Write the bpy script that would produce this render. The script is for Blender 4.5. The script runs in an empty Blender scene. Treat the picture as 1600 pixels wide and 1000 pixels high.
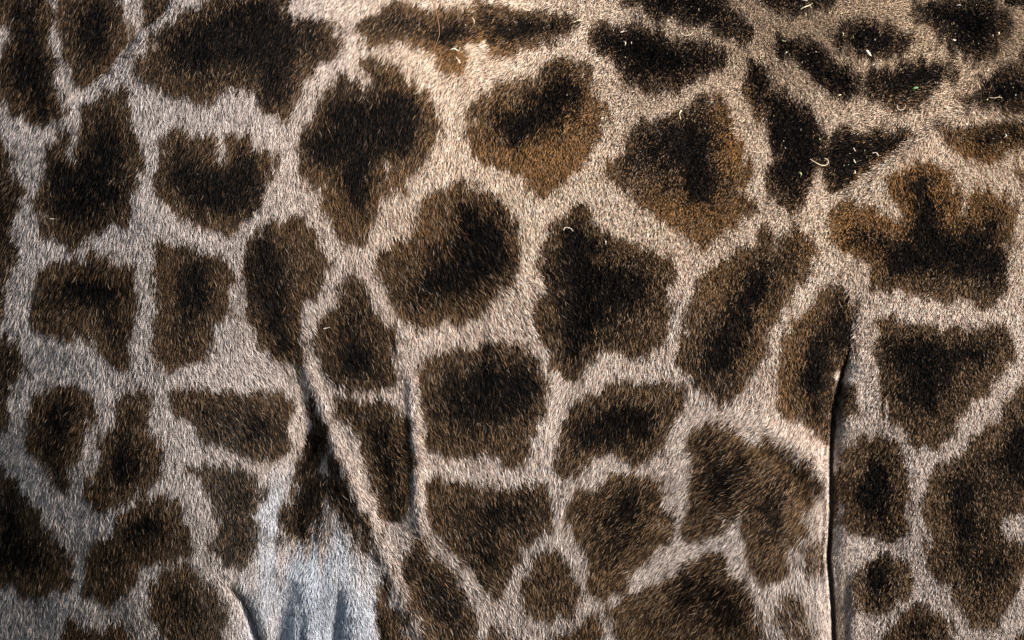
import bpy, math
import numpy as np
from mathutils import Vector

rng = np.random.default_rng(7)
sc = bpy.context.scene

# ------------------------------------------------------------------ camera, sky, sun, exposure
Z0 = 1.95                       # height of the middle of the flank above the ground
CAM_DIST = 9.0
cam_d = bpy.data.cameras.new('camera')
cam = bpy.data.objects.new('camera', cam_d)
sc.collection.objects.link(cam)
cam.location = (0, -CAM_DIST, Z0)
cam.rotation_euler = (math.radians(90), 0, 0)
cam_d.sensor_width = 36
cam_d.lens = 36 * CAM_DIST / 1.6
cam_d.clip_end = 500
sc.camera = cam

SUN = Vector((0.77, -0.53, 0.56)).normalized()
world = bpy.data.worlds.new("World")
sc.world = world
world.use_nodes = True
nt = world.node_tree
bg = nt.nodes['Background']
sky = nt.nodes.new('ShaderNodeTexSky')
sky.sky_type = 'NISHITA'
sky.sun_disc = False
sky.sun_elevation = math.asin(SUN.z)
sky.sun_rotation = math.atan2(SUN.x, SUN.y)
nt.links.new(sky.outputs[0], bg.inputs[0])
bg.inputs[1].default_value = 0.072
sl = bpy.data.lights.new('sun', 'SUN')
sl.energy = 5.0
sl.angle = math.radians(15)
sl.color = (1.0, 0.895, 0.80)
so = bpy.data.objects.new('sun', sl)
sc.collection.objects.link(so)
so.location = (3, -4, 6)
so.rotation_euler = SUN.to_track_quat('Z', 'Y').to_euler()
sc.view_settings.view_transform = 'Standard'
sc.view_settings.look = 'None'
sc.view_settings.exposure = 0.86
sc.view_settings.gamma = 1

# ------------------------------------------------------------------ helpers
def smooth(a, b, x):
    t = np.clip((x - a) / (b - a), 0, 1)
    return t * t * (3 - 2 * t)

class Noise:
    """value noise over the hide, cell size in millimetres"""
    def __init__(self, cell, seed, cellv=None):
        r = np.random.default_rng(seed)
        self.c = cell; self.cv = cellv or cell
        self.g = r.random((int(2000 / self.cv) + 8, int(3200 / cell) + 8)) * 2 - 1
    def __call__(self, u, v):
        x = (np.asarray(u) + 600) / self.c; y = (np.asarray(v) + 300) / self.cv
        x = np.clip(x, 0, self.g.shape[1] - 2.01); y = np.clip(y, 0, self.g.shape[0] - 2.01)
        i = x.astype(int); j = y.astype(int)
        fx = x - i; fy = y - j
        fx = fx * fx * (3 - 2 * fx); fy = fy * fy * (3 - 2 * fy)
        g = self.g
        return ((g[j, i] * (1 - fx) + g[j, i + 1] * fx) * (1 - fy)
                + (g[j + 1, i] * (1 - fx) + g[j + 1, i + 1] * fx) * fy)

# The hide is measured in millimetres: u runs along the animal, v runs down its side.
U0, U1, V0, V1 = -330, 1930, -66, 1130

def line_dist(u, v, pts, amps):
    """distance, signed side and interpolated amplitude along a polyline"""
    best = np.full(u.shape, 1e9); side = np.zeros(u.shape); amp = np.zeros(u.shape)
    for k in range(len(pts) - 1):
        ax, ay = pts[k]; bx, by = pts[k + 1]
        dx, dy = bx - ax, by - ay
        t = np.clip(((u - ax) * dx + (v - ay) * dy) / (dx * dx + dy * dy), 0, 1)
        ex, ey = u - (ax + t * dx), v - (ay + t * dy)
        d = np.hypot(ex, ey)
        s = np.sign(dx * ey - dy * ex)
        m = d < best
        best = np.where(m, d, best); side = np.where(m, s, side)
        amp = np.where(m, amps[k] * (1 - t) + amps[k + 1] * t, amp)
    return best, -side, amp      # side > 0: to the right of a line that runs down

SLIT = [(1338, 440), (1334, 500), (1326, 550), (1313, 595), (1303, 640), (1299, 720), (1300, 800), (1295, 870), (1301, 940), (1303, 1000), (1306, 1180)]
SLIT_A = [0, .18, .38, .7, .95, 1, .85, 1, .9, 1, 1]
n_big = Noise(170, 11); n_mid = Noise(60, 12); n_sm = Noise(22, 13); n_wr = Noise(19, 14, 70)

# relief lines: points, amplitude in metres (positive = sunk), width
RELIEF = [
    # folds of skin running down from the elbow
    ([(466, 540), (486, 585), (500, 630), (515, 675), (533, 720), (556, 770), (583, 825), (607, 880), (636, 945), (672, 1010), (720, 1120)],
     [0, -.007, -.010, -.011, -.009, -.007, -.006, -.006, -.007, -.007, -.007], 12),
    ([(628, 540), (645, 600), (649, 680), (654, 750), (656, 810), (664, 850)], [0, -.005, -.008, -.008, -.007, 0], 9),
    ([(630, 590), (635, 640), (639, 690), (643, 740), (643, 790)], [0, .002, .004, .003, 0], 5),
    # hollow behind the elbow
    ([(452, 560), (478, 620), (485, 690), (478, 760), (465, 830), (440, 890)], [0, .014, .022, .026, .022, .008], 46),
    ([(470, 575), (487, 630), (497, 690), (500, 760), (495, 840)], [0, .003, .004, .004, 0], 18),
    ([(560, 650), (590, 740), (608, 810), (600, 860)], [0, .010, .012, 0], 26),
    # fold at the bottom of the elbow
    ([(352, 905), (378, 935), (392, 965), (408, 1010), (420, 1120)], [0, .016, .030, .034, .034], 9),
    ([(432, 1060), (438, 1010), (444, 960), (455, 890)], [.020, .018, .010, 0], 16),
    ([(528, 900), (530, 940), (524, 985), (515, 1060)], [0, .010, .012, .012], 11),
    ([(505, 920), (500, 990), (498, 1080)], [0, .005, .009], 9),
    ([(478, 930), (472, 1000), (468, 1080)], [0, .006, .014], 7),
    ([(575, 930), (592, 980), (600, 1060)], [0, .006, .008], 9),
    ([(476, 850), (484, 920), (490, 1060)], [0, -.008, -.014], 30),
    ([(553, 900), (560, 960), (568, 1060)], [0, -.008, -.012], 22),
    # fold across the shoulder, upper left
    ([(275, -60), (255, 10), (212, 52), (190, 85), (160, 115), (130, 142), (102, 178)], [.008, .014, .018, .018, .016, .010, 0], 14),
    # crease that runs up to the withers
    ([(1286, 306), (1318, 290), (1352, 268), (1388, 240), (1425, 212), (1452, 190), (1500, 160), (1560, 146), (1700, 130)],
     [0, .010, .018, .020, .018, .012, .005, 0, 0], 10),
    ([(1296, 300), (1330, 288), (1365, 266), (1400, 240), (1436, 214)], [0, -.014, -.018, -.014, 0], 11),
    ([(1330, 330), (1400, 275), (1470, 225)], [0, -.018, 0], 40),
    ([(1390, 262), (1432, 226), (1472, 192), (1530, 170), (1620, 160)], [0, -.012, -.014, -.008, 0], 12),
    ([(1446, 186), (1480, 160), (1520, 142), (1600, 134)], [0, .010, .010, 0], 8),
    # weak muscles and ribs
    ([(900, 320), (905, 440), (890, 560), (868, 690)], [.0, .008, .010, 0], 26),
    ([(1218, 700), (1262, 780), (1240, 880), (1200, 980)], [0, .010, .012, .0], 30),
    ([(1170, 640), (1240, 690), (1290, 740)], [0, -.012, -.012], 26),
    ([(1283, 850), (1281, 900), (1284, 960)], [0, .005, 0], 4),
    ([(1273, 850), (1271, 910), (1274, 980)], [0, .004, 0], 4),
    ([(1263, 870), (1262, 910), (1266, 960)], [0, .003, 0], 4),
    ([(1338, 870), (1337, 930), (1340, 1010)], [0, -.006, -.004], 8),
    ([(1327, 870), (1326, 930), (1326, 1010)], [0, .006, .005], 6),
    ([(1330, 540), (1317, 590), (1309, 640), (1305, 700), (1304, 760)], [0, .006, .012, .008, 0], 9),
    ([(756, 470), (752, 560), (750, 650)], [0, .005, 0], 10),
]

def depth(u, v):
    """how far the hide lies behind its foremost plane, metres"""
    u = np.asarray(u, float); v = np.asarray(v, float)
    right = smooth(450, 1200, u)
    rz = 760 * (1 - right) + 655 * right
    s = np.where(v < 560, (560 - v) / rz, (v - 560) / 900.0)
    s = np.clip(s, 0, .985)
    y = .36 * (1 - np.sqrt(1 - s * s))
    l = np.clip((400 - u) / 400, 0, 3)
    y = y + .118 * l * l * (1 - .18 * smooth(.9, 2, l))
    r = np.clip((u - 1330) / 400, 0, 2)
    y = y + .05 * r * r
    # bulge of the shoulder and thigh
    y = y - .020 * np.exp(-((u - 230) / 190) ** 2 - ((v - 720) / 260) ** 2)
    y = y - .020 * np.exp(-((u - 1190) / 120) ** 2 - ((v - 800) / 260) ** 2)
    y = y - .018 * np.exp(-((u - 880) / 240) ** 2 - ((v - 330) / 170) ** 2)
    y = y + .007 * n_big(u, v) + .0022 * n_mid(u, v)
    pale = np.exp(-((u - 505) / 90) ** 2) * smooth(840, 930, v)
    y = y + .0022 * pale * n_wr(u, v)
    for pts, am, w in RELIEF:
        d, sd, a = line_dist(u, v, pts, am)
        y = y + a * np.exp(-(d / w) ** 2)
    d, sd, a = line_dist(u, v, SLIT, SLIT_A)
    y = y + a * (.050 * np.exp(-(d / 5.2) ** 4) + .008 * np.exp(-(d / 15) ** 2))
    y = y + a * .014 * np.where(sd > 0, np.exp(-(d / 110) ** 2), 0) * smooth(0, 8, d)
    return y

def place(u, v, lift=0.0):
    """hide coordinates -> world point"""
    y = depth(u, v)
    k = .001 * (1 + y / CAM_DIST)
    return np.stack([(u - 800) * k, y, Z0 + (500 - v) * k], -1)

def frame(u, v):
    e = 1.5
    a = place(u + e, v) - place(u - e, v)
    b = place(u, v + e) - place(u, v - e)
    a /= 2 * e * .001; b /= 2 * e * .001
    n = np.cross(a, b)
    n /= np.linalg.norm(n, axis=-1, keepdims=True) + 1e-9
    n = np.where(n[..., 1:2] > 0, -n, n)
    return a, b, n

# ------------------------------------------------------------------ the coat's markings (outlines on the hide)
PATCH = [
[(-30,-30),(80,-30),(85,15),(86,60),(92,95),(90,115),(97,150),(98,170),(72,190),(55,188),(40,170),(10,155),(-5,125),(-5,90),(15,60),(18,40),(5,28),(-30,20)],
[(97,-30),(190,-30),(198,20),(208,40),(205,60),(192,80),(180,100),(160,115),(140,130),(130,128),(122,108),(110,85),(104,60),(97,40),(95,15)],
[(235,-30),(275,-30),(262,5),(250,22),(235,42),(226,40),(225,15)],
[(330,-30),(310,5),(285,20),(262,40),(235,65),(215,95),(215,115),(235,130),(260,145),(290,150),(310,158),(330,146),(345,128),(370,134),(395,140),(415,165),(435,182),(450,175),(460,150),(470,125),(490,105),(515,92),(535,75),(540,50),(520,32),(490,25),(465,30),(455,12),(470,-30)],
[(192,128),(200,145),(200,170),(205,195),(218,215),(225,245),(215,275),(205,300),(205,325),(195,345),(160,355),(135,375),(105,380),(75,365),(65,340),(60,300),(68,255),(78,225),(98,195),(108,200),(108,235),(118,240),(122,205),(130,175),(150,155),(172,140)],
[(-30,225),(8,222),(20,235),(15,255),(25,275),(38,290),(32,320),(25,345),(28,380),(22,410),(12,440),(15,470),(5,490),(-30,485)],
[(255,200),(280,195),(300,205),(335,205),(343,215),(345,240),(350,242),(356,215),(362,203),(385,205),(405,225),(430,230),(430,265),(420,290),(400,320),(375,350),(350,358),(320,350),(290,335),(265,315),(250,300),(248,270),(255,245),(248,220)],
[(570,92),(600,90),(625,105),(640,125),(665,140),(685,165),(693,190),(688,210),(675,225),(665,245),(650,262),(635,292),(625,282),(615,262),(600,245),(597,262),(600,290),(590,320),(580,350),(570,370),(555,380),(540,370),(525,350),(512,330),(510,300),(505,280),(495,285),(480,275),(465,262),(462,235),(470,205),(490,180),(500,160),(508,140),(530,125),(540,108),(550,112),(562,128),(575,130),(570,112)],
[(880,90),(905,92),(918,115),(928,140),(940,170),(942,195),(930,220),(915,245),(895,262),(870,285),(850,298),(830,290),(820,275),(800,265),(775,255),(750,235),(735,225),(733,200),(745,185),(735,165),(750,148),(780,135),(810,128),(835,120),(850,105)],
[(565,42),(575,25),(600,10),(640,5),(665,12),(690,5),(730,10),(742,25),(755,45),(760,55),(740,62),(720,75),(735,90),(728,110),(710,108),(690,90),(670,72),(650,62),(620,60),(590,60),(570,58)],
[(755,0),(785,8),(810,15),(850,15),(890,22),(905,38),(890,48),(865,58),(840,70),(815,75),(795,85),(775,80),(760,60),(752,35)],
[(932,45),(945,35),(975,38),(1010,45),(1050,60),(1080,62),(1110,68),(1138,82),(1135,100),(1115,112),(1090,125),(1070,135),(1050,145),(1015,150),(985,138),(970,120),(965,100),(950,85),(935,70),(928,55)],
[(965,-30),(975,5),(1000,20),(1040,25),(1080,35),(1120,45),(1150,60),(1172,65),(1175,45),(1160,20),(1140,5),(1150,-30)],
[(1095,158),(1120,150),(1130,162),(1140,185),(1148,215),(1162,240),(1170,270),(1158,295),(1178,315),(1180,330),(1155,345),(1135,355),(1115,365),(1100,388),(1085,385),(1070,365),(1050,350),(1030,335),(1005,320),(980,298),(955,280),(945,265),(950,245),(975,235),(990,210),(1010,190),(1040,175),(1065,165)],
[(1175,95),(1190,100),(1205,120),(1225,140),(1245,155),(1268,175),(1280,195),(1288,220),(1290,245),(1275,270),(1265,300),(1250,320),(1230,328),(1212,318),(1205,290),(1203,260),(1210,235),(1195,210),(1185,180),(1170,155),(1168,120)],
[(1208,68),(1225,58),(1255,62),(1285,75),(1298,92),(1320,105),(1340,120),(1335,140),(1320,152),(1295,145),(1275,130),(1258,115),(1235,98),(1212,85)],
[(1300,50),(1320,38),(1345,30),(1375,32),(1400,40),(1425,52),(1435,65),(1420,80),(1390,88),(1360,92),(1335,85),(1310,70)],
[(1430,10),(1450,5),(1480,2),(1520,-5),(1550,0),(1572,25),(1578,45),(1560,65),(1550,85),(1520,92),(1495,82),(1478,62),(1455,40),(1435,28)],
[(1350,115),(1375,108),(1420,100),(1450,98),(1485,102),(1495,118),(1480,135),(1455,145),(1440,165),(1410,170),(1375,162),(1350,150),(1347,130)],
[(1535,115),(1560,108),(1640,115),(1640,165),(1590,172),(1550,172),(1500,155),(1495,148),(1530,140)],
[(1288,210),(1320,198),(1360,205),(1400,198),(1425,205),(1425,212),(1408,232),(1376,260),(1345,282),(1312,300),(1292,304),(1286,270),(1288,240)],
[(1470,200),(1500,192),(1540,190),(1580,192),(1640,185),(1640,235),(1590,232),(1560,245),(1520,245),(1490,230),(1470,215)],
[(1292,350),(1300,325),(1330,315),(1360,322),(1385,335),(1400,350),(1412,330),(1402,305),(1395,285),(1405,265),(1430,252),(1460,255),(1485,270),(1495,290),(1490,320),(1492,345),(1508,340),(1515,310),(1530,298),(1565,300),(1590,330),(1590,350),(1575,380),(1575,420),(1572,450),(1550,475),(1530,475),(1510,460),(1470,460),(1420,455),(1385,450),(1368,440),(1360,410),(1340,400),(1315,388),(1300,370)],
[(1595,265),(1640,255),(1640,320),(1600,310)],
[(1195,360),(1175,375),(1150,385),(1140,405),(1110,425),(1090,440),(1085,465),(1075,490),(1068,515),(1060,545),(1060,565),(1080,590),(1110,605),(1130,620),(1150,615),(1165,590),(1185,565),(1190,540),(1200,510),(1220,480),(1245,445),(1270,420),(1278,395),(1265,365),(1248,352),(1225,365),(1210,388),(1200,385),(1203,365)],
[(1310,440),(1325,450),(1335,475),(1332,500),(1335,530),(1325,560),(1312,590),(1300,620),(1300,660),(1295,690),(1280,680),(1260,660),(1235,645),(1215,625),(1212,600),(1218,570),(1225,530),(1240,505),(1260,480),(1280,455),(1295,445)],
[(1315,600),(1340,592),(1350,610),(1345,640),(1325,655),(1308,645),(1310,620)],
[(1370,500),(1400,500),(1440,508),(1500,512),(1540,500),(1570,505),(1580,530),(1575,560),(1560,585),(1540,610),(1520,625),(1500,650),(1490,675),(1465,695),(1440,698),(1420,685),(1400,660),(1385,640),(1380,600),(1375,570),(1368,540)],
[(1640,580),(1600,595),(1575,615),(1560,640),(1540,665),(1520,690),(1500,710),(1475,725),(1455,740),(1448,780),(1450,820),(1452,860),(1460,900),(1490,905),(1495,930),(1520,970),(1545,978),(1565,960),(1582,930),(1588,900),(1600,880),(1640,860),(1640,850),(1600,850),(1575,840),(1560,820),(1570,805),(1590,800),(1640,790)],
[(1345,680),(1370,675),(1395,690),(1410,710),(1422,740),(1420,780),(1415,820),(1395,838),(1365,835),(1335,822),(1312,810),(1310,780),(1312,740),(1325,705)],
[(1345,868),(1370,865),(1390,872),(1420,880),(1425,900),(1420,925),(1400,945),(1370,955),(1345,945),(1338,915),(1340,885)],
[(1400,960),(1430,945),(1465,950),(1480,970),(1490,1030),(1385,1030),(1390,985)],
[(1600,975),(1640,960),(1640,1030),(1580,1030)],
[(700,282),(725,278),(750,288),(770,305),(790,325),(800,350),(808,385),(805,415),(790,440),(765,465),(745,485),(720,495),(690,500),(655,510),(635,500),(620,480),(605,455),(595,430),(588,400),(605,385),(635,370),(645,345),(655,315),(675,295)],
[(910,315),(925,322),(930,345),(945,365),(970,375),(995,385),(1025,392),(1050,405),(1055,425),(1040,445),(1045,470),(1045,500),(1030,530),(1005,548),(970,545),(940,545),(925,560),(905,575),(885,580),(865,565),(855,540),(840,520),(832,490),(840,465),(850,440),(845,410),(848,380),(860,350),(885,328)],
[(745,535),(775,530),(805,535),(830,550),(850,575),(860,600),(855,630),(835,655),(830,685),(830,705),(805,722),(780,705),(755,700),(730,705),(700,705),(670,695),(660,670),(650,640),(655,600),(652,570),(670,555),(700,545)],
[(960,592),(1000,598),(1040,592),(1065,605),(1072,630),(1060,650),(1050,675),(1040,700),(1010,712),(985,712),(950,708),(920,718),(900,735),(880,738),(872,720),(878,690),(885,660),(900,630),(925,605)],
[(905,760),(935,755),(965,740),(990,735),(1020,740),(1045,745),(1045,775),(1050,805),(1050,845),(1030,855),(1010,868),(995,890),(980,910),(960,928),(935,928),(920,915),(918,880),(915,850),(898,825),(895,795)],
[(1095,668),(1120,650),(1150,665),(1175,690),(1200,680),(1225,690),(1245,710),(1270,725),(1285,750),(1275,780),(1260,790),(1255,830),(1240,870),(1220,895),(1195,905),(1180,880),(1170,850),(1160,825),(1165,800),(1140,815),(1110,835),(1085,842),(1075,830),(1075,790),(1085,760),(1080,720),(1085,690)],
[(1085,875),(1120,862),(1145,875),(1165,900),(1185,920),(1185,950),(1188,990),(1185,1030),(1020,1030),(1000,1005),(980,990),(965,965),(960,945),(980,930),(1010,920),(1040,905),(1065,890)],
[(855,852),(875,855),(890,875),(898,900),(900,930),(892,948),(865,960),(835,955),(818,940),(812,915),(815,890),(830,870)],
[(870,985),(900,975),(930,958),(945,975),(950,1030),(850,1030)],
[(665,745),(690,740),(720,745),(755,750),(800,755),(850,750),(865,765),(860,800),(840,825),(815,850),(800,880),(790,915),(775,935),(755,925),(745,900),(725,880),(705,855),(690,830),(672,815),(662,790)],
[(625,850),(645,838),(665,845),(680,865),(695,890),(715,915),(735,945),(742,975),(750,1030),(670,1030),(655,990),(640,950),(625,905),(615,870)],
[(768,965),(785,975),(800,1000),(800,1030),(765,1030)],
[(540,425),(560,430),(575,460),(590,485),(605,510),(612,540),(610,570),(605,600),(570,605),(540,600),(515,590),(500,570),(492,545),(495,515),(510,490),(525,465),(530,440)],
[(520,620),(560,615),(600,622),(625,640),(635,665),(640,700),(638,750),(635,790),(620,805),(600,805),(585,790),(575,760),(570,720),(560,690),(545,660),(525,640)],
[(440,335),(470,338),(490,355),(505,380),(512,405),(508,430),(490,450),(470,470),(465,500),(468,532),(470,562),(457,562),(438,552),(415,545),(395,520),(382,480),(378,430),(380,390),(395,360),(415,345)],
[(248,375),(275,375),(305,380),(335,385),(355,405),(358,440),(360,480),(335,495),(330,520),(325,545),(300,555),(275,565),(250,570),(242,540),(245,500),(245,450),(243,410)],
[(70,410),(100,400),(140,395),(180,400),(205,415),(210,450),(210,490),(205,520),(205,550),(200,568),(175,555),(155,525),(130,515),(110,530),(85,525),(60,515),(55,490),(58,460),(60,430)],
[(-30,530),(15,525),(35,545),(42,575),(30,600),(12,625),(5,660),(-30,670)],
[(85,592),(120,590),(145,605),(152,635),(140,665),(125,695),(108,725),(100,755),(88,745),(70,715),(48,700),(40,670),(45,640),(55,610)],
[(200,605),(225,600),(232,625),(230,650),(240,670),(250,700),(255,725),(240,745),(215,760),(190,780),(155,788),(132,775),(145,745),(155,720),(165,685),(175,650),(185,625)],
[(270,605),(310,598),(350,605),(395,612),(430,605),(450,625),(450,655),(445,690),(430,708),(400,712),(370,700),(345,690),(315,680),(290,650),(275,635)],
[(290,722),(330,712),(370,718),(400,735),(412,760),(400,800),(405,830),(400,860),(385,890),(365,890),(350,870),(335,840),(340,800),(330,770),(310,750)],
[(215,775),(250,765),(275,775),(285,800),(300,830),(305,850),(270,860),(245,870),(220,880),(210,900),(195,920),(165,935),(140,920),(135,890),(135,860),(140,840),(170,825),(185,800)],
[(270,880),(300,880),(325,900),(345,925),(355,960),(350,1000),(345,1030),(250,1030),(250,990),(230,950),(232,910),(245,890)],
[(-30,725),(10,730),(30,750),(45,770),(65,790),(75,820),(100,840),(112,870),(108,912),(75,915),(65,935),(50,925),(20,905),(-30,905)],
[(95,1030),(95,985),(115,950),(130,975),(150,990),(170,970),(205,975),(210,1000),(215,1030)],
[(482,622),(492,630),(505,650),(510,690),(505,720),(515,760),(510,800),(495,840),(480,860),(460,850),(445,835),(435,850),(425,840),(440,800),(450,760),(460,720),(475,690),(480,650)],  # dark hair at the elbow, with the shade of the fold drawn in
[(515,700),(530,720),(550,760),(560,790),(580,820),(585,850),(585,870),(560,860),(545,830),(525,800),(512,760)],
[(600,900),(610,930),(625,960),(640,1000),(648,1030),(600,1030),(590,980),(585,940),(590,915)],
[(1225,925),(1255,930),(1265,960),(1270,1000),(1270,1030),(1240,1030),(1225,990),(1212,960)],
[(1255,850),(1290,840),(1292,885),(1262,890)],
[(1555,-30),(1570,5),(1600,12),(1640,15),(1640,-30)],
[(1595,75),(1640,65),(1640,95),(1600,95)],
[(1175,-30),(1185,5),(1220,18),(1250,15),(1280,5),(1310,5),(1300,-30)],
]
# how strongly each weaker marking is pigmented (index in PATCH -> strength)
WEAK = {26: .85, 54: .85, 56: .9, 61: .85, 62: .75, 63: .7, 44: .8, 43: .85, 39: .92, 38: .95, 9: .95}
# black hearts of the markings: centre, half axes, turn in degrees, strength
HEART = [
(40,75,34,80,0,1),(150,35,36,60,10,.9),(350,62,95,42,-8,1),(432,105,28,55,0,1),(420,35,75,42,0,1),(75,130,25,50,0,.8),
(125,290,42,58,0,1),(172,235,28,70,0,.9),(90,260,20,40,0,.7),(340,292,75,38,8,1),(385,258,30,30,0,.9),(290,250,30,35,0,.7),
(548,175,42,48,0,1),(622,185,46,48,0,1),(558,270,20,62,0,1),(505,230,30,35,0,.75),(10,340,20,80,0,.8),
(868,140,38,44,20,.95),(820,190,60,34,-10,.85),(710,45,42,20,0,1),(630,32,40,14,0,.7),(835,42,60,20,-5,1),(770,40,14,30,0,.7),
(1030,88,72,30,12,1),(975,62,36,16,25,.9),(1085,18,80,20,12,1),(1062,225,52,46,0,.9),(1092,285,24,38,0,.9),(1120,190,26,24,0,.4),
(1225,180,30,52,-25,1),(1242,255,26,54,0,1),(1192,130,18,32,-20,.8),(1278,104,58,24,35,1),(1368,64,48,22,0,1),(1520,40,42,40,0,1),(1470,20,34,14,20,.8),
(1420,122,64,20,-5,1),(1575,145,60,20,0,1),(1340,238,64,34,-20,1),(1308,268,30,34,0,1),(1390,216,30,16,-20,1),(1560,215,46,20,0,.75),
(1345,372,34,26,0,.45),(1440,285,24,26,0,.4),(1445,335,24,62,-10,.95),(1500,395,85,34,5,.95),(1408,400,44,22,10,.9),(1540,355,32,42,0,.6),(1560,430,24,30,0,.5),
(1172,468,26,76,28,.85),(1128,545,32,48,20,.8),(1225,400,20,28,30,.4),(1314,495,16,56,0,.95),(1278,580,30,64,12,.85),(1296,645,12,40,0,.8),
(1480,548,80,24,-4,.95),(1440,605,38,42,0,.95),(1400,535,30,20,0,.6),(1605,690,38,70,20,.9),(1500,780,26,78,0,.85),(1550,880,42,50,0,.8),(1175,760,90,80,0,.28),(1100,935,90,60,0,.32),(985,830,70,80,0,.28),(770,810,90,70,0,.28),(690,900,50,80,-20,.28),
(1368,768,42,52,0,.9),(1370,893,24,34,0,1),(1435,985,30,28,0,.7),(740,350,42,60,10,.95),(695,430,56,32,-20,.95),(770,395,26,46,0,.7),
(896,395,32,66,0,1),(902,500,38,64,0,.9),(965,455,60,40,0,.75),(1000,420,30,24,0,.5),(758,600,60,54,0,.95),(700,640,36,36,0,.5),(820,600,26,40,0,.6),
(975,650,66,32,0,.9),(935,682,34,26,0,.8),(1010,690,30,16,0,.5),(985,785,42,40,0,.6),(960,850,30,44,0,.3),(1140,735,34,54,-20,.75),(1215,810,26,60,10,.55),
(1105,925,60,34,10,.5),(1150,970,30,40,0,.35),(775,800,66,38,5,.6),(750,870,26,36,0,.35),(688,930,32,66,-18,.6),(640,880,16,30,0,.5),(630,975,16,36,0,.5),
(556,545,38,34,0,.95),(548,475,20,36,0,.5),(588,675,30,60,-15,.6),(605,760,20,40,0,.5),(408,415,26,58,0,1),(432,505,30,60,-15,.95),
(308,425,22,54,0,.9),(285,505,24,44,0,.5),(138,448,50,22,0,.9),(180,500,20,42,-20,.6),(12,575,20,46,0,.6),(92,648,30,38,0,.9),(92,710,16,30,0,.5),
(192,708,24,38,0,.9),(205,650,14,34,0,.3),(400,662,50,36,10,.55),(325,635,38,22,0,.25),(372,760,26,40,0,.6),(370,840,20,40,0,.4),(226,812,34,24,0,.95),(175,875,26,34,0,.35),
(288,925,30,26,0,.65),(300,980,24,30,0,.3),(18,820,24,44,0,.7),(50,868,36,32,20,.6),(470,775,40,90,0,1.1),(490,660,16,46,0,.95),(545,800,20,50,-30,.6),
(150,1000,40,30,0,.5),(855,925,30,28,0,.4),(905,1005,30,24,0,.3),(240,5,16,24,0,.7),(1240,-2,56,14,0,.6),(1610,-4,40,14,0,.9),
]
# warm golden-brown zones of the coat, and pale areas of skin
GOLD = [(850,240,110,75,1.0),(900,190,50,60,.8),(1080,330,100,60,.9),(1150,220,36,80,1.0),(1440,280,70,60,1.2),(1330,360,90,60,.9),(1500,320,110,90,.7),(730,75,70,50,.9),(640,100,80,60,.4),
        (520,300,120,90,.3),(1180,480,80,120,.35),(1240,560,60,120,.45),(1530,240,90,40,.8),(720,400,180,160,.25),(1275,800,30,100,.3),(1315,980,14,120,.9),(1320,880,16,60,.4)]

def raster():
    step = 3.0
    gu = np.arange(U0 - 60, U1 + 60, step); gv = np.arange(V0 - 60, V1 + 60, step)
    A, B = np.meshgrid(gu, gv)
    best = np.full(A.shape, -400.0); which = np.zeros(A.shape, int)
    for i, p in enumerate(PATCH):
        P = np.array(p, float)
        lo = P.min(0) - 60; hi = P.max(0) + 60
        ia, ib = np.searchsorted(gu, [lo[0], hi[0]]); ja, jb = np.searchsorted(gv, [lo[1], hi[1]])
        a = A[ja:jb, ia:ib]; b = B[ja:jb, ia:ib]
        if a.size == 0: continue
        dmin = np.full(a.shape, 1e9); inside = np.zeros(a.shape, bool)
        for k in range(len(P)):
            x1, y1 = P[k]; x2, y2 = P[(k + 1) % len(P)]
            dx, dy = x2 - x1, y2 - y1
            t = np.clip(((a - x1) * dx + (b - y1) * dy) / (dx * dx + dy * dy + 1e-9), 0, 1)
            dmin = np.minimum(dmin, np.hypot(a - x1 - t * dx, b - y1 - t * dy))
            if dy != 0:
                c = ((y1 > b) != (y2 > b)) & (a < dx * (b - y1) / dy + x1)
                inside ^= c
        sdv = np.where(inside, dmin, -dmin)
        sub = best[ja:jb, ia:ib]
        m = sdv > sub
        best[ja:jb, ia:ib] = np.where(m, sdv, sub)
        which[ja:jb, ia:ib] = np.where(m, i, which[ja:jb, ia:ib])
    # beyond the charted part of the hide: irregular cells of the same size
    r = np.random.default_rng(5)
    su, sv = np.meshgrid(np.arange(U0 - 200, U1 + 300, 165.0), np.arange(V0 - 200, V1 + 300, 165.0))
    su = su.ravel() + r.uniform(-55, 55, su.size); sv = sv.ravel() + r.uniform(-55, 55, sv.size)
    d1 = np.full(A.shape, 1e9); d2 = np.full(A.shape, 1e9)
    for x, y in zip(su, sv):
        d = np.hypot(A - x, B - y)
        d2 = np.minimum(d2, np.maximum(d, d1)); d1 = np.minimum(d1, d)
    cell = (d2 - d1) / 2 - 20
    out = (A < -28) | (A > 1628) | (B > 1025) | (B < -28)
    best = np.where(out, cell, best)
    which = np.where(out, -1, which)
    strength = np.ones(A.shape)
    for k, s in WEAK.items(): strength = np.where(which == k, s, strength)
    heart = np.where(out, smooth(15, 50, cell) * .9, 0.0)
    for x, y, a_, b_, rot, s in HEART:
        c, q = math.cos(math.radians(rot)), math.sin(math.radians(rot))
        dx, dy = A - x, B - y
        g = 1.28 if (y < 270 and x > 930) else 1.0
        e = (((dx * c + dy * q) / a_) ** 2 + ((-dx * q + dy * c) / b_) ** 2) / g
        heart = 1 - (1 - heart) * (1 - np.minimum(s, 1) * np.exp(-(e ** .85) * .66))
    gold = np.zeros(A.shape)
    for x, y, a_, b_, s in GOLD:
        gold = np.maximum(gold, s * np.exp(-((A - x) / a_) ** 2 - ((B - y) / b_) ** 2))
    return gu, gv, step, best, strength, heart, gold
GU, GV, GS, G_SD, G_STR, G_HEART, G_GOLD = raster()

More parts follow.
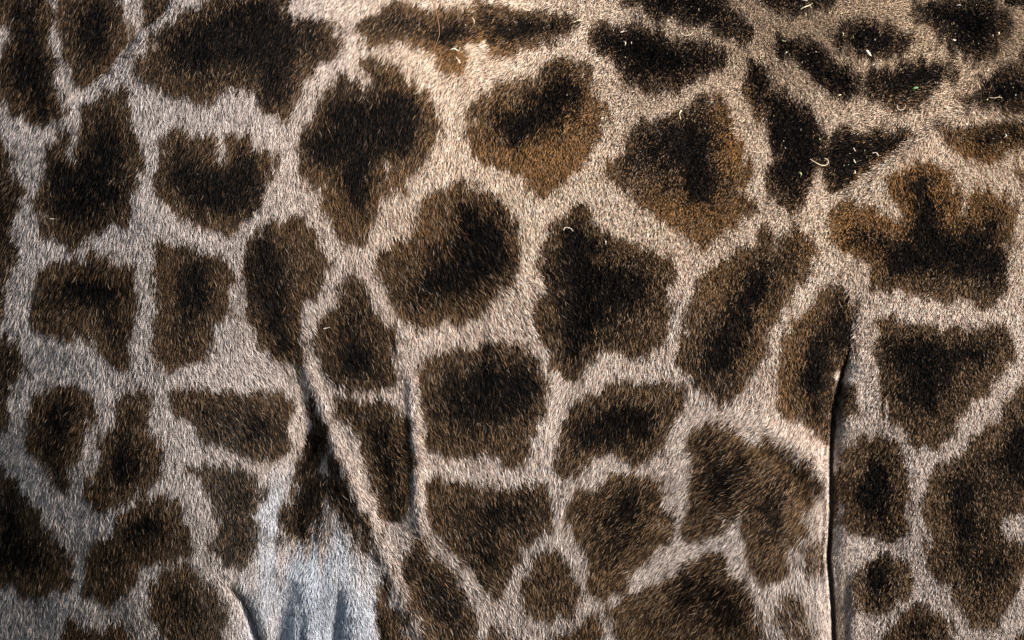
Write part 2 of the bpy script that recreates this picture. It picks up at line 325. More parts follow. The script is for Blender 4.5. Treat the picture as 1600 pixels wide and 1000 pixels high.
def sample(G, u, v):
    x = np.clip((u - GU[0]) / GS, 0, len(GU) - 1.01); y = np.clip((v - GV[0]) / GS, 0, len(GV) - 1.01)
    i = x.astype(int); j = y.astype(int); fx = x - i; fy = y - j
    return (G[j, i] * (1 - fx) + G[j, i + 1] * fx) * (1 - fy) + (G[j + 1, i] * (1 - fx) + G[j + 1, i + 1] * fx) * fy

w1 = Noise(34, 21); w2 = Noise(34, 22); w3 = Noise(9, 23, 22); w4 = Noise(9, 24); h1 = Noise(26, 25); h2 = Noise(8, 26); g1 = Noise(90, 27); w5 = Noise(6, 28, 34); w6 = Noise(16, 29); p1 = Noise(14, 30, 60)

def coat(u, v):
    """pigment of the hide, lit ridge edge drawn in: marking 0..1, black heart 0..1, gold 0..1, pale skin 0..1"""
    a = u + 5 * w1(u, v) + 3 * w4(u, v); b = v + 5 * w2(u, v)
    sd = sample(G_SD, a, b) + 7 * w3(u, v) + 5 * w5(u, v) + 4 * w6(u, v) + 3.8
    soft = 13 + 30 * np.exp(-((u - 490) / 80) ** 2 - ((v - 860) / 55) ** 2)
    mark = smooth(-soft, soft, sd - .3 * (soft - 13)) * sample(G_STR, a, b)
    dr, _, ar = line_dist(u, v, [(1286, 312), (1316, 303), (1350, 286), (1384, 258), (1418, 226), (1450, 198)], [.6, 1, 1, 1, 1, 0])
    mark = mark * (1 - .95 * ar * np.exp(-(dr / 5.5) ** 2))  # bright line painted into the coat for the lit edge of the ridge
    ht = sample(G_HEART, a, b) + .16 * h1(u, v) + .10 * h2(u, v)
    ht = np.clip(1.30 * np.clip(ht, 0, 1.2) ** 1.75 - .03, 0, 1) * (.25 + .75 * smooth(-6, 46, sd))
    gold = np.clip(sample(G_GOLD, u, v) + .15 * g1(u, v), 0, 1.2)
    pu = u + 16 * p1(u, v); pv = v + 62 * p1(u * 1.3 + 90, v * .6 + 50)
    pale = np.exp(-((pu - 505) / 100) ** 4) * smooth(800, 905, pv) * (1 - smooth(560, 640, pu - (v - 900) * .45))
    pale = np.maximum(pale, .75 * np.exp(-((pu - 425 + (v - 800) * .15) / 24) ** 2) * smooth(690, 790, v))
    return mark, ht, gold, np.clip(pale, 0, 1)

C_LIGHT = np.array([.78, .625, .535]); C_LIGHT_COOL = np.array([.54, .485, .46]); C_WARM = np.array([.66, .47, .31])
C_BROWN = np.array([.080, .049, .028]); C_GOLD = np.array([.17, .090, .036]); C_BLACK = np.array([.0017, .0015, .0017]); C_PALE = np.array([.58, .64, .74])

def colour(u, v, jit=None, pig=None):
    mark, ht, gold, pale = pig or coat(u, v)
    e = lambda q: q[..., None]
    cool = np.maximum(1 - smooth(250, 900, u), .65 * smooth(520, 850, v))  # skylit shade of the left side mixed into the cream; greyer low down too
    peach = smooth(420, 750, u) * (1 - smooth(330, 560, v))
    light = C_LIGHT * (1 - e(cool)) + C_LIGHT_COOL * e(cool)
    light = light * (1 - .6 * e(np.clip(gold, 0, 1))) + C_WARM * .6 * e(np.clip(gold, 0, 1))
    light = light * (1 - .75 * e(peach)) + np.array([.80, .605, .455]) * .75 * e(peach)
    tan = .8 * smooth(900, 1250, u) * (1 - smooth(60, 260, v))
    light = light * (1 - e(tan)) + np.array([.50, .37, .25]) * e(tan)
    grey = np.zeros(u.shape)
    for x, y, a_, b_, s in ((508, 935, 20, 44, .7), (470, 1000, 9, 40, .5), (438, 900, 16, 70, .5), (536, 990, 8, 50, .4), (395, 940, 20, 50, .4), (455, 870, 22, 22, .4), (590, 970, 10, 40, .4)):
        grey = np.maximum(grey, s * np.exp(-((u - x + 6 * w1(u, v)) / a_) ** 2 - ((v - y) / b_) ** 2))
    pc = C_PALE * (1 - .62 * e(grey)) + np.array([.05, .0, -.06]) * e(smooth(525, 560, u) * (1 - smooth(900, 960, v)))
    light = light * (1 - e(pale)) + pc * e(pale)
    brown = C_BROWN * (1 - e(np.clip(gold, 0, 1))) + C_GOLD * e(np.clip(gold, 0, 1))
    if jit is not None:
        m = np.clip((mark - .5) * 1.15 + .5 + jit[0] * (1 - .85 * smooth(.75, 1, mark)), 0, 1); m = smooth(.25, .75, m)
        ht = np.clip(ht + jit[1] * smooth(0, .4, ht), 0, 1)
    else:
        m = mark
    brown = brown * (1 - .6 * e(peach)) + brown * np.array([1.35, 1.30, 1.10]) * .6 * e(peach)
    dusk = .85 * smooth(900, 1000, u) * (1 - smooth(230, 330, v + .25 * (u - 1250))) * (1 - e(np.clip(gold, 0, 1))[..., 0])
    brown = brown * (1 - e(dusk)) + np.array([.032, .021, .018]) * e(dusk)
    ashy = np.exp(-((u - 365) / 70) ** 2) * smooth(590, 690, v)
    brown = brown * (1 - .7 * e(ashy)) + np.array([.085, .078, .068]) * .7 * e(ashy)
    dark = np.exp(np.log(brown) * (1 - e(ht)) + np.log(C_BLACK) * e(ht))
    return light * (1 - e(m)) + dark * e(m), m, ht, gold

# ------------------------------------------------------------------ the giraffe's body: one closed surface
us = [U0]
while us[-1] < U1:
    x = us[-1]
    st = 1.6 if 1288 < x < 1345 else (3.0 if 380 < x < 680 else 4.5)
    us.append(x + st)
us = np.array(us); vs = np.arange(V0, V1 + .1, 4.5)
UU, VV = np.meshgrid(us, vs)
P = place(UU, VV)
nr, nc = UU.shape
verts = [P.reshape(-1, 3)]
idx = np.arange(nr * nc).reshape(nr, nc)
quads = np.stack([idx[:-1, :-1], idx[1:, :-1], idx[1:, 1:], idx[:-1, 1:]], -1).reshape(-1, 4)
ring = np.concatenate([idx[0, :], idx[1:, -1], idx[-1, -2::-1], idx[-2:0:-1, 0]])
faces = [quads]
prev = ring; rp = verts[0][ring]; base = nr * nc
cen = rp.mean(0)
for k, (yy, s) in enumerate([(.12, 1.03), (.30, 1.03), (.52, .99), (.72, .90), (.88, .70), (.96, .35), (.98, .02)]):
    q = rp.copy()
    q[:, 0] = cen[0] + (rp[:, 0] - cen[0]) * s; q[:, 2] = cen[2] + (rp[:, 2] - cen[2]) * s
    q[:, 1] = rp[:, 1] * max(0, 1 - (k + 1) / 5) + yy * min(1, (k + 1) / 5) + .05 * (k < 3) * (k + 1)
    verts.append(q)
    cur = base + np.arange(len(ring)); base += len(ring)
    faces.append(np.stack([prev, np.roll(prev, -1), np.roll(cur, -1), cur], -1)[:, ::-1])
    prev = cur
V = np.concatenate(verts); F = np.concatenate(faces)
me = bpy.data.meshes.new('body')
me.vertices.add(len(V)); me.vertices.foreach_set('co', V.ravel())
me.loops.add(F.size); me.loops.foreach_set('vertex_index', F.ravel().astype(np.int32))
me.polygons.add(len(F)); me.polygons.foreach_set('loop_start', np.arange(0, F.size, 4, dtype=np.int32))
me.polygons.foreach_set('use_smooth', np.ones(len(F), bool))
me.update(calc_edges=True); me.validate()
col = np.ones((len(V), 4), np.float32)
uvV = np.zeros((len(V), 2)); uvV[:nr * nc, 0] = UU.ravel(); uvV[:nr * nc, 1] = VV.ravel()
uvV[nr * nc:] = np.tile(np.stack([UU.ravel()[ring], VV.ravel()[ring]], -1), (len(verts) - 1, 1))
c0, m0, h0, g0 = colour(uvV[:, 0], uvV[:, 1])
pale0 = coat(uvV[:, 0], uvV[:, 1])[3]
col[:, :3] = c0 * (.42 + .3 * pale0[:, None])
at = me.attributes.new('hide_colour', 'FLOAT_COLOR', 'POINT'); at.data.foreach_set('color', col.ravel())

def new_mat(name):
    m = bpy.data.materials.new(name); m.use_nodes = True
    return m, m.node_tree, m.node_tree.nodes['Principled BSDF']
skin, t, b = new_mat('hide_skin')
a = t.nodes.new('ShaderNodeAttribute'); a.attribute_name = 'hide_colour'
nz = t.nodes.new('ShaderNodeTexNoise'); nz.inputs['Scale'].default_value = 420; nz.inputs['Detail'].default_value = 4
tc = t.nodes.new('ShaderNodeTexCoord'); mp = t.nodes.new('ShaderNodeMapping'); mp.inputs['Scale'].default_value = (1, 1, .3)
t.links.new(tc.outputs['Object'], mp.inputs[0]); t.links.new(mp.outputs[0], nz.inputs['Vector'])
bp = t.nodes.new('ShaderNodeBump'); bp.inputs['Distance'].default_value = .003; bp.inputs['Strength'].default_value = .6
t.links.new(nz.outputs[0], bp.inputs['Height']); t.links.new(bp.outputs[0], b.inputs['Normal'])
t.links.new(a.outputs['Color'], b.inputs['Base Color']); b.inputs['Roughness'].default_value = .8
b.inputs['Specular IOR Level'].default_value = .2
me.materials.append(skin)
giraffe = bpy.data.objects.new('giraffe', None)
sc.collection.objects.link(giraffe)
giraffe.location = (0, .35, 0)
giraffe['label'] = 'giraffe flank with dark brown patches divided by cream hair, seen very close'
giraffe['category'] = 'giraffe'
body = bpy.data.objects.new('body', me); sc.collection.objects.link(body)
body.parent = giraffe; body.location = (0, -.35, 0)

# ------------------------------------------------------------------ the short fur
FLOW = np.array([
(50,100,-.40,1),(100,300,-.22,1),(30,450,-.25,1),(300,100,-.10,1),(340,260,-.12,1),(300,450,.05,1),(60,650,-.30,1),(200,700,-.12,1),(80,850,-.12,1),(280,850,.05,1),
(400,650,.45,1),(420,560,.60,.9),(340,760,.15,1),(470,760,-.1,1),(600,560,.38,1),(620,700,.62,.9),(560,740,.45,1),(650,450,.35,1),(770,430,.70,.9),(560,200,0,1),(480,100,-.45,1),(540,20,-.5,.9),
(850,200,-.12,1),(830,470,.62,.9),(880,400,.25,1),(740,620,.05,1),(820,600,.65,.9),(890,600,-.62,.9),(960,560,-.05,1),(960,650,-.15,1),(1000,850,-.80,.8),(940,800,-.7,.9),(1100,900,-1,.6),(1150,750,-1,.7),(1120,690,-.8,.8),
(1200,700,-.85,.6),(1230,800,-.7,.8),(1250,600,.05,1),(1275,900,0,1),(1250,980,.2,1),(700,900,.75,.9),(600,900,.45,1),(860,900,.08,1),(780,800,.55,1),(450,900,-.25,1),(530,950,.12,1),(1150,450,-.15,1),(1130,560,.35,1),(1450,400,-.12,1),
(1500,600,.10,1),(1400,750,-.05,1),(1340,600,-.35,.8),(1400,900,-.15,1),(1550,850,.15,1),(1550,50,.85,.45),(1400,50,-.6,.7),(1480,140,-.8,.45),(1340,240,-.9,.35),(1570,200,.6,.6),(1280,100,.5,.7),(1050,80,.35,.8),(1100,190,-.5,.8),(760,75,-.8,.5),(690,40,-.5,.7),(900,60,-.3,.7),(1230,250,-.15,1),(1440,290,.05,1)], float)
fj = Noise(40, 31); fk = Noise(14, 32); ln = Noise(11, 33); ld = Noise(5, 34)
def flow(u, v):
    fx = np.zeros(u.shape); fy = np.zeros(u.shape)
    for x, y, dx, dy in FLOW:
        w = 1 / (((u - x) ** 2 + (v - y) ** 2) / 2500 + .4) ** 1.6
        n = math.hypot(dx, dy)
        fx += w * dx / n; fy += w * dy / n
    n = np.hypot(fx, fy) + 1e-9
    return fx / n, fy / n

dust = Noise(75, 36)
def make_fur(name, n, u_rng, v_rng, thick, long, seed, sparse=False):
    r = np.random.default_rng(seed)
    u = r.uniform(u_rng[0], u_rng[1], n); v = r.uniform(v_rng[0], v_rng[1], n)
    if not sparse:          # the walls of the long fold need more hairs: they stand deep
        u = np.concatenate([u, r.uniform(1280, 1350, 45000)]); v = np.concatenate([v, r.uniform(540, v_rng[1], 45000)])
    d, sd, am = line_dist(u, v, SLIT, SLIT_A)
    keep = ~((d < 3.2 * am) & (am > .3))
    u, v, d, am = u[keep], v[keep], d[keep], am[keep]
    # turn down the number of hairs where none are foreshortened
    a, b, nn = frame(u, v)
    n = len(u)
    fx, fy = flow(u, v)
    ang = np.arctan2(fy, fx) + .18 * fj(u, v) + .14 * fk(u, v) + r.normal(0, .15, n)
    upper_right = smooth(650, 1050, u) * (1 - smooth(380, 620, v))
    rump = smooth(1290, 1340, u)
    stub = np.clip(np.maximum(upper_right, rump * .9), 0, 1)
    stub = np.maximum(stub, .7 * smooth(1050, 1200, u) * (1 - smooth(560, 680, v)))
    ang += r.normal(0, 1, n) * .30 * stub
    tx, ty = np.cos(ang), np.sin(ang)
    T = a * tx[:, None] + b * ty[:, None]
    T /= np.linalg.norm(T, axis=1, keepdims=True)
    L = (.0134 * (1 - stub) + .0088 * stub) * (1 + .22 * ln(u, v)) * r.uniform(.6, 1.25, n) * long
    raw = [coat(u, v)]; pale = raw[0][3]
    L *= 1 - .20 * pale
    near = np.clip(1 - (d - 6) / 24, 0, 1) * smooth(.2, .6, am)
    L *= 1 - .30 * near
    lift = (.25 + .43 * stub) * r.uniform(.5, 1.5, n) * (1 - .6 * near)
    lift = np.clip(lift, .12, 1.1)
    root = place(u, v)
    bend = r.normal(0, .16, n)
    side = np.cross(nn, T)
    pts = []
    for s, l2, q in ((0, 0, 0), (.33, 1.25, .15), (.68, 1.55, .5), (1.0, 1.45, 1.0)):
        p = root + T * (L * s * np.cos(lift))[:, None] + nn * (L * .62 * l2 * np.sin(lift) * (1 if s else 0) * (.55 + .45 * s))[:, None] + side * (L * bend * q)[:, None]
        pts.append(p)
    pts = np.stack(pts, 1)                      # n,4,3
    pts[:, 0] -= nn * .001
    rad = r.uniform(.7, 1.25, n) * thick
    R = rad[:, None] * np.array([1.0, 1.0, .8, .22])
    jit = (r.normal(0, .22, n), r.normal(0, .34, n))
    core, pale = raw[0][1], raw[0][3]
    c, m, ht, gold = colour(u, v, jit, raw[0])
    core = np.clip(core * 1.25, 0, 1)
    sleek = 1 - smooth(350, 900, u)
    bri = np.exp(r.normal(0, 1, n) * (.30 - .06 * sleek)) * (1 + .14 * ld(u, v)) * (1 + .10 * dust(u, v) + .07 * n_sm(u, v))
    c = c * bri[:, None]
    # single stray hairs: golden ones in the brown, dark ones in the cream, greyish ones in the black
    x = r.random(n)
    br = (m > .5)
    sel = br & (x > .50) & (x < .76); c[sel] *= r.uniform(.12, .5, (sel.sum(), 1))
    sel = br & (x < ((.22 - .07 * sleek) + .22 * np.clip(gold, 0, 1)) * (1 - core) ** 1.2); c[sel] = (np.array([.28, .175, .095]) + np.clip(gold, 0, 1)[sel, None] * np.array([.12, .03, -.02])) * r.uniform(.5, 1.45, (sel.sum(), 1)) * (1 - .3 * sleek[sel, None])
    sel = br & (x > 1 - (.10 - .04 * sleek) * (1 - core) ** 1.2); c[sel] = np.array([.32, .25, .19]) * r.uniform(.5, 1.2, (sel.sum(), 1))
    sel = br & (core > .3) & (x > .80) & (x < .88); c[sel] = np.array([.075, .045, .026]) * r.uniform(.4, 1.3, (sel.sum(), 1))
    sel = (m > .5) & (core > .6) & (x < .012); c[sel] = np.array([.06, .052, .055]) * r.uniform(.4, 1.3, (sel.sum(), 1))
    sel = (m <= .5) & (x < (.23 + .10 * smooth(700, 1000, u) * (1 - smooth(120, 280, v))) * (1 - .7 * pale)); c[sel] = c[sel] * r.uniform(.12, .50, (sel.sum(), 1)) * np.array([1, .95, .92])
    sel = (m <= .5) & (x > .90); c[sel] = np.minimum(c[sel] * 1.35, .85)
    C = np.ones((n, 4, 4), np.float32)
    for k, f in enumerate((.26, .58, 1.0, 1.15)):
        C[:, k, :3] = c * f
    C[..., :3] = np.clip(C[..., :3], 0, .88)
    hc = bpy.data.hair_curves.new(name)
    hc.add_curves([4] * n)
    hc.position_data.foreach_set('vector', pts.astype(np.float32).ravel())
    ra = hc.attributes.get('radius') or hc.attributes.new('radius', 'FLOAT', 'POINT')
    ra.data.foreach_set('value', R.astype(np.float32).ravel())
    ca = hc.attributes.new('hair_colour', 'FLOAT_COLOR', 'POINT')
    ca.data.foreach_set('color', C.ravel())
    hc.materials.append(fur_mat)
    o = bpy.data.objects.new(name, hc); sc.collection.objects.link(o)
    o.parent = giraffe; o.location = (0, -.35, 0); o['kind'] = 'stuff'
    return o

fur_mat, t, b = new_mat('fur_hair')
a = t.nodes.new('ShaderNodeAttribute'); a.attribute_name = 'hair_colour'
t.links.new(a.outputs['Color'], b.inputs['Base Color'])
b.inputs['Roughness'].default_value = .5
b.inputs['Specular IOR Level'].default_value = .07

make_fur('fur', 1080000, (-60, 1660), (-60, 1060), .00030, 1.0, 41)
make_fur('outer_fur', 60000, (U0, -60), (V0, V1), .0007, 1.1, 42, True)
make_fur('outer_fur', 60000, (1660, U1), (V0, V1), .0007, 1.1, 43, True)

# ------------------------------------------------------------------ bits of straw, chaff and leaf caught in the fur
def stem_mat(name, c, rough=.55):
    m, t, b = new_mat(name)
    nz = t.nodes.new('ShaderNodeTexNoise'); nz.inputs['Scale'].default_value = 900
    tc = t.nodes.new('ShaderNodeTexCoord'); t.links.new(tc.outputs['Object'], nz.inputs['Vector'])
    mx = t.nodes.new('ShaderNodeMix'); mx.data_type = 'RGBA'
    mx.inputs['A'].default_value = (*[q * .6 for q in c], 1); mx.inputs['B'].default_value = (*c, 1)
    t.links.new(nz.outputs[0], mx.inputs['Factor']); t.links.new(mx.outputs['Result'], b.inputs['Base Color'])
    b.inputs['Roughness'].default_value = rough
    return m
STRAW = stem_mat('straw', (.82, .70, .48)); HUSK = stem_mat('pale_husk', (.85, .80, .66)); TWIG = stem_mat('brown_stalk', (.34, .18, .09))
GREEN = stem_mat('green_leaf', (.13, .24, .09)); LIME = stem_mat('lime_leaf', (.50, .52, .22)); DKG = stem_mat('dark_green_leaf', (.02, .09, .05))

def catmull(p, n):
    p = np.array(p, float)
    q = np.vstack([2 * p[0] - p[1], p, 2 * p[-1] - p[-2]])
    out = []
    for i in range(1, len(q) - 2):
        for t_ in np.linspace(0, 1, n, endpoint=False):
            a_, b_, c_, d_ = q[i - 1], q[i], q[i + 1], q[i + 2]
            out.append(.5 * (2 * b_ + (c_ - a_) * t_ + (2 * a_ - 5 * b_ + 4 * c_ - d_) * t_ ** 2 + (3 * b_ - a_ - 3 * c_ + d_) * t_ ** 3))
    out.append(q[-2]); return np.array(out)

def strand_mesh(bm, pts, w, flat=.45, lift=10.0, taper=(.5, 1, .35), seed=0):
    """a tapering, slightly flattened stalk lying on the fur; pts on the hide, w its half width in mm"""
    n_ = 5 if len(pts) > 2 else 4
    c = catmull(pts, n_) if len(pts) > 1 else np.array(pts, float)
    r = np.random.default_rng(seed)
    W = place(c[:, 0], c[:, 1]); _, _, N = frame(c[:, 0], c[:, 1])
    tt = np.linspace(0, 1, len(c))
    W = W + N * ((lift + 1.6 * np.sin(tt * 5 + r.uniform(0, 6)) + 1.5 * (tt - .5) * r.uniform(-1, 1)) * .001)[:, None]
    rings = []
    for k in range(len(c)):
        d = W[min(k + 1, len(c) - 1)] - W[max(k - 1, 0)]; d /= np.linalg.norm(d) + 1e-12
        s_ = np.cross(N[k], d); s_ /= np.linalg.norm(s_) + 1e-12
        u_ = np.cross(d, s_)
        rad = w * .00088 * np.interp(tt[k], [0, .45, 1], taper) * (1 + .15 * r.normal())
        rings.append([bm.verts.new(W[k] + (s_ * math.cos(a_) + u_ * math.sin(a_) * flat) * rad) for a_ in np.arange(6) * math.pi / 3])
    for k in range(len(rings) - 1):
        for j in range(6):
            bm.faces.new((rings[k][j], rings[k][(j + 1) % 6], rings[k + 1][(j + 1) % 6], rings[k + 1][j]))
    bm.faces.new(rings[0][::-1]); bm.faces.new(rings[-1])

def bit(name, label, cat, mat, strands, group=None, lift=8.4, seed=0, extra=()):
    """strands: list of (points, half width[, taper])"""
    import bmesh
    bm = bmesh.new()
    for k, st in enumerate(strands):
        strand_mesh(bm, st[0], st[1], lift=lift + .5 * k, taper=st[2] if len(st) > 2 else (.5, 1, .35), seed=seed * 10 + k)
    m = bpy.data.meshes.new(name)
    c = sum((v.co for v in bm.verts), Vector()) / len(bm.verts)
    for v in bm.verts: v.co -= c
    bmesh.ops.recalc_face_normals(bm, faces=bm.faces)
    bm.to_mesh(m); bm.free()
    m.materials.append(mat)
    for p in m.polygons: p.use_smooth = True
    o = bpy.data.objects.new(name, m); sc.collection.objects.link(o); o.location = c
    o['label'] = label; o['category'] = cat
    if group: o['group'] = group
    return o

LEAFY = (.15, 1, .1); GRAIN = (.5, 1, .5)
SB = 'straw bits caught in the fur'
stalk = bit('dry_stalk', 'long thin reddish brown stalk hanging down across the dark top middle patch', 'stalk', TWIG,
    [([(671, -4), (676, 10), (681, 24), (685, 40), (687, 56), (683, 70), (676, 88)], .75, (1, .9, .3)), ([(679, 18), (681, 24)], 1.5, (.6, 1, .6))], lift=11, seed=1)
bit('straw', 'short bright straw tip at the top edge beside the long brown stalk', 'straw', STRAW, [([(665, -6), (660, 6)], 1.3)], SB, seed=2)
bit('straw', 'pale hooked straw at the lower tip of the dark top middle patch', 'straw', HUSK, [([(703, 82), (710, 79), (716, 82), (719, 77)], .9)], SB, seed=3)
bit('husk', 'drop shaped husk just below a hooked straw near the top edge', 'husk', HUSK, [([(712, 91), (716, 97), (718, 102)], 1.6, (.3, .7, 1))], SB, seed=4)
bit('straw', 'small tan sliver beside the gap between the two top middle dark patches', 'straw', STRAW, [([(737, 30), (740, 37), (740, 43)], .9)], SB, seed=5)
bit('straw', 'bent cream straw on the left end of the flat dark top patch', 'straw', STRAW, [([(814, 18), (820, 19), (826, 20), (827, 16)], .9)], SB, seed=6)
bit('straw', 'forked cream straw on the right tip of the flat dark top patch', 'straw', STRAW, [([(895, 40), (903, 35), (910, 31), (911, 26)], .9), ([(900, 37), (908, 36), (911, 32)], .7)], SB, seed=7)
bit('straw', 'arched cream straw on the pale line above the eye shaped dark patch', 'straw', STRAW, [([(961, 12), (961, 16), (966, 19)], .8)], SB, seed=8)
bit('straw', 'arched white straw on the left part of the eye shaped dark patch', 'straw', HUSK, [([(969, 56), (973, 53), (979, 54)], 1.0)], SB, seed=9)
bit('straw', 'comma shaped white straw on the left part of the eye shaped dark patch', 'straw', HUSK, [([(974, 68), (977, 72), (976, 76)], .9)], SB, seed=10)
bit('straw', 'pale sliver above the eye shaped dark patch, on the cream line', 'straw', STRAW, [([(1041, 40), (1046, 35)], .9)], SB, seed=11)
bit('straw', 'wide thin straw loop on the cream fur above the eye shaped dark patch', 'straw', STRAW, [([(1063, 54), (1067, 59), (1074, 61), (1081, 57), (1082, 51)], .7)], SB, seed=12)
bit('husk', 'white husk at the very top edge on the long dark top patch', 'husk', HUSK, [([(1070, -3), (1077, 3)], 1.4)], SB, seed=13)
bit('straw', 'crooked pale straw with a knob on the tip of a golden brown patch', 'straw', STRAW, [([(1064, 175), (1061, 182), (1063, 191)], 1.0, (1.6, .8, .5))], SB, seed=14)
bit('straw', 'long straight straw on the top right fur, with a shorter piece beside it', 'straw', STRAW, [([(1250, 20), (1259, 16), (1269, 10)], 1.1)], SB, seed=15)
bit('straw', 'short straw crossing the end of the long straight straw at the top right', 'straw', STRAW, [([(1265, 12), (1267, 18)], .8)], SB, seed=16)
bit('straw', 'curved pale straw above the long straight straw at the top right', 'straw', HUSK, [([(1253, 4), (1257, 7), (1262, 7)], .9)], SB, seed=17)
bit('straw', 'short upright straw below the long straight straw at the top right', 'straw', STRAW, [([(1259, 25), (1259, 31)], .8)], SB, seed=18)
bit('leaf_scrap', 'yellow green scrap on the upper end of the slanting dark patch, top right', 'leaf scrap', LIME, [([(1222, 67), (1228, 70)], 1.5, LEAFY)], 'leaf scraps', seed=19)
bit('husk', 'two lobed pale husk under the yellow green scrap on the slanting dark patch', 'husk', HUSK, [([(1226, 88), (1230, 86)], 1.5)], SB, seed=20)
bit('leaf_scrap', 'pale green scrap on the lower edge of the slanting dark patch', 'leaf scrap', LIME, [([(1242, 107), (1248, 109)], 1.3, LEAFY)], 'leaf scraps', seed=21)
bit('straw', 'faint curved straw on the left edge of the dark diamond patch at the top right', 'straw', STRAW, [([(1315, 55), (1317, 58), (1316, 61)], .9)], SB, seed=22)
bit('husk', 'white tooth shaped husk on the lower edge of the dark diamond patch', 'husk', HUSK, [([(1353, 83), (1357, 88), (1361, 91)], 2.2, (.9, 1.2, .2))], SB, seed=23)
bit('husk', 'small white husk near the top of the black round patch in the top right corner', 'husk', HUSK, [([(1494, 13), (1501, 14)], 1.4, LEAFY)], SB, seed=24)
bit('husk', 'pale husk on the left edge of the black round patch in the top right corner', 'husk', HUSK, [([(1488, 67), (1493, 67)], 1.6, GRAIN)], SB, seed=25)
bit('husk', 'pale upright husk on the right edge of the black round corner patch', 'husk', STRAW, [([(1559, 54), (1560, 59)], 1.2, GRAIN)], SB, seed=26)
bit('straw', 'short pale straw with a forked tip above the dark patch at the right edge', 'straw', STRAW, [([(1540, 114), (1547, 111)], 1.0), ([(1541, 110), (1544, 112)], .7)], SB, seed=27)
bit('leaf_scrap', 'bright green leaf scrap on the oblong dark patch in the upper right', 'leaf scrap', GREEN, [([(1425, 144), (1429, 142), (1434, 140)], 2.6, (.6, 1, .6))], 'leaf scraps', seed=28)
bit('straw', 'thin open straw ring on the pale fur below the oblong dark patch', 'straw', HUSK, [([(1402, 168), (1402, 172), (1407, 175), (1413, 173), (1415, 168)], .7)], SB, seed=29)
bit('straw', 'thin long straw with a forked right end on the dark right edge patch', 'straw', STRAW, [([(1545, 157), (1553, 158), (1560, 158), (1564, 159)], .8), ([(1558, 158), (1561, 155)], .6)], SB, seed=30)
bit('leaf_scrap', 'lime green scrap just below the forked straw on the right edge patch', 'leaf scrap', LIME, [([(1543, 159), (1540, 164)], 1.4, LEAFY)], 'leaf scraps', seed=31)
bit('straw', 'small pale sliver on the brown fur above the dark patch near the right edge', 'straw', STRAW, [([(1532, 187), (1540, 186)], .9)], SB, seed=32)
bit('husk', 'white crumbly husk at the left end of the dark patch near the right edge', 'husk', HUSK, [([(1504, 193), (1509, 194)], 1.5, GRAIN)], SB, seed=33)
bit('straw', 'white hook shaped straw on the dark patch near the right edge', 'straw', HUSK, [([(1569, 211), (1570, 215), (1566, 218)], .95)], SB, seed=34)
bit('husk', 'pale grain at the lower edge of the slanting dark patch, upper right', 'husk', STRAW, [([(1308, 154), (1314, 151)], 1.2, GRAIN)], SB, seed=35)
bit('leaf_scrap', 'tiny green scrap on the upper part of the black triangular patch', 'leaf scrap', GREEN, [([(1358, 214), (1362, 213)], 1.3, LEAFY)], 'leaf scraps', seed=36)
bit('husk', 'tiny yellowish husk between the long black patch and the triangular black patch', 'husk', LIME, [([(1280, 218), (1281, 222)], 1.2, GRAIN)], SB, seed=37)
bit('straw', 'thin white straw in the middle of the black triangular patch', 'straw', HUSK, [([(1333, 235), (1337, 239)], .8)], SB, seed=38)
bit('straw', 'small white straw bent like a hook on the right of the black triangular patch', 'straw', HUSK, [([(1362, 240), (1367, 239), (1368, 243)], .85)], SB, seed=39)
bit('straw', 'large looped cream straw across the gap left of the black triangular patch', 'straw', STRAW, [([(1265, 253), (1272, 257), (1280, 261), (1288, 262), (1294, 258), (1293, 253), (1288, 251)], .8, (.6, 1, .6))], SB, seed=40, lift=12)
bit('husk', 'pale ragged husk on the lower part of the black triangular patch', 'husk', HUSK, [([(1334, 252), (1336, 257)], 1.3, GRAIN)], SB, seed=41)
bit('leaf_scrap', 'pale green angled scrap on the lower part of the black triangular patch', 'leaf scrap', GREEN, [([(1323, 262), (1327, 259)], 1.1, LEAFY)], 'leaf scraps', seed=42)
bit('husk', 'curved yellowish husk at the bottom of the black triangular patch', 'husk', STRAW, [([(1334, 266), (1334, 270), (1331, 272)], 1.1, GRAIN)], SB, seed=43)
bit('leaf_scrap', 'lime green crescent scrap on the lower end of the long black patch', 'leaf scrap', LIME, [([(1248, 271), (1251, 275), (1250, 279)], 1.4, LEAFY)], 'leaf scraps', seed=44)
bit('straw', 'thin white straw arch near the top of the star shaped middle patch', 'straw', HUSK, [([(879, 361), (881, 357), (886, 356), (891, 358), (894, 362)], .7)], SB, seed=45)
bit('husk', 'small pale husk right of the thin arch on the star shaped middle patch', 'husk', HUSK, [([(946, 377), (946, 383)], 1.2, GRAIN)], SB, seed=46)
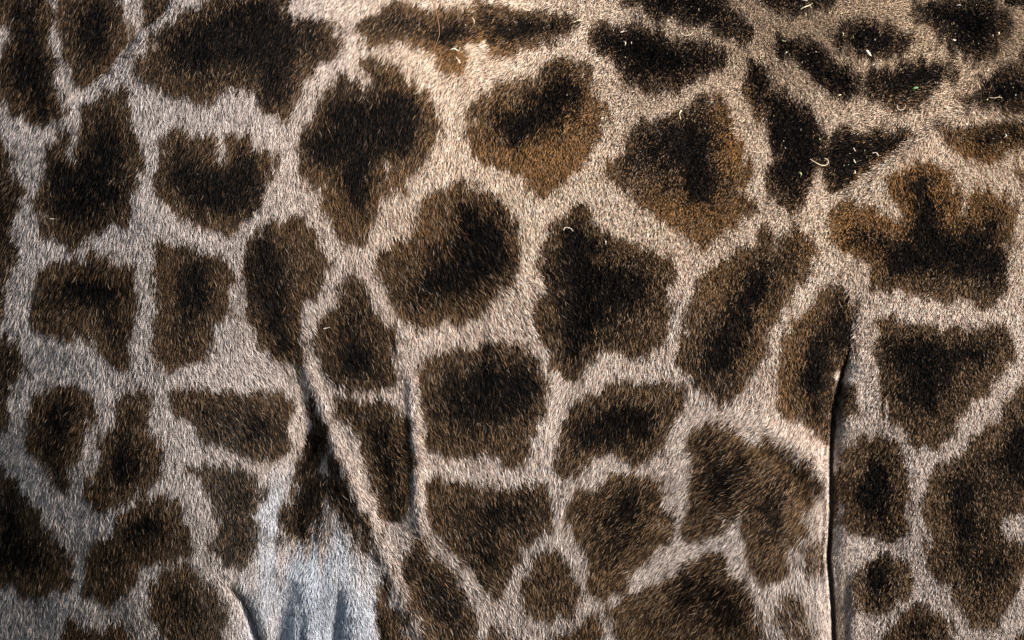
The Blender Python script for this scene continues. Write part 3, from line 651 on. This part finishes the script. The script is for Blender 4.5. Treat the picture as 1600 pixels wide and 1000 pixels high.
bit('straw', 'short pale straw on the upper edge of a small dark patch left of the middle', 'straw', HUSK, [([(506, 514), (516, 512)], .7)], SB, seed=47)
bit('leaf_scrap', 'dark green scrap on the cream fur above a dark patch, left of the middle', 'leaf scrap', DKG, [([(426, 336), (430, 339)], 2.0, LEAFY)], 'leaf scraps', seed=48)
bit('straw', 'thin grey straw lying level in the dark patch near the left edge', 'straw', HUSK, [([(82, 343), (90, 343)], .55)], SB, seed=49)
r_ = np.random.default_rng(99)
# the smallest crumbs of chaff, scattered over the dark upper patches
for (x, y, sx, sy, n, wh) in [(790, 45, 25, 25, 4, 'flat dark patch right of the top middle'), (1000, 60, 50, 25, 4, 'eye shaped dark patch at the top'), (1080, 20, 60, 15, 3, 'long dark patch on the top edge'),
        (1260, 90, 50, 35, 6, 'slanting dark patch, upper right'), (1365, 65, 40, 20, 5, 'dark diamond patch, upper right'), (1510, 40, 45, 35, 7, 'black round patch in the top right corner'),
        (1420, 130, 50, 25, 7, 'oblong dark patch, upper right'), (1570, 145, 35, 20, 4, 'dark patch cut by the right edge'), (1330, 230, 50, 35, 11, 'black triangular patch'),
        (1240, 210, 25, 60, 8, 'long upright black patch'), (1560, 215, 40, 20, 4, 'brown rimmed patch near the right edge'), (860, 140, 50, 40, 2, 'golden edged pentagonal patch'),
        (1080, 200, 40, 40, 2, 'golden brown patch right of centre'), (720, 60, 40, 30, 5, 'dark top middle patch')]:
    for _ in range(n):
        u_, v_ = x + r_.normal() * sx * .7, y + r_.normal() * sy * .7
        v_ = max(v_, 4)
        q_ = int(r_.choice(3, p=[.6, .3, .1])); a_ = r_.uniform(0, 6.28); l_ = r_.uniform(.9, 2.2)
        bit('chaff_speck', ('tiny white chaff speck on the ', 'tiny straw coloured chaff speck on the ', 'tiny green chaff speck on the ')[q_] + wh, 'chaff', [HUSK, STRAW, LIME][q_],
            [([(u_, v_), (u_ + math.cos(a_) * l_, v_ + math.sin(a_) * l_)], r_.uniform(.5, .85), GRAIN)], 'chaff specks on the ' + wh, seed=int(r_.integers(1000)), lift=8.2)
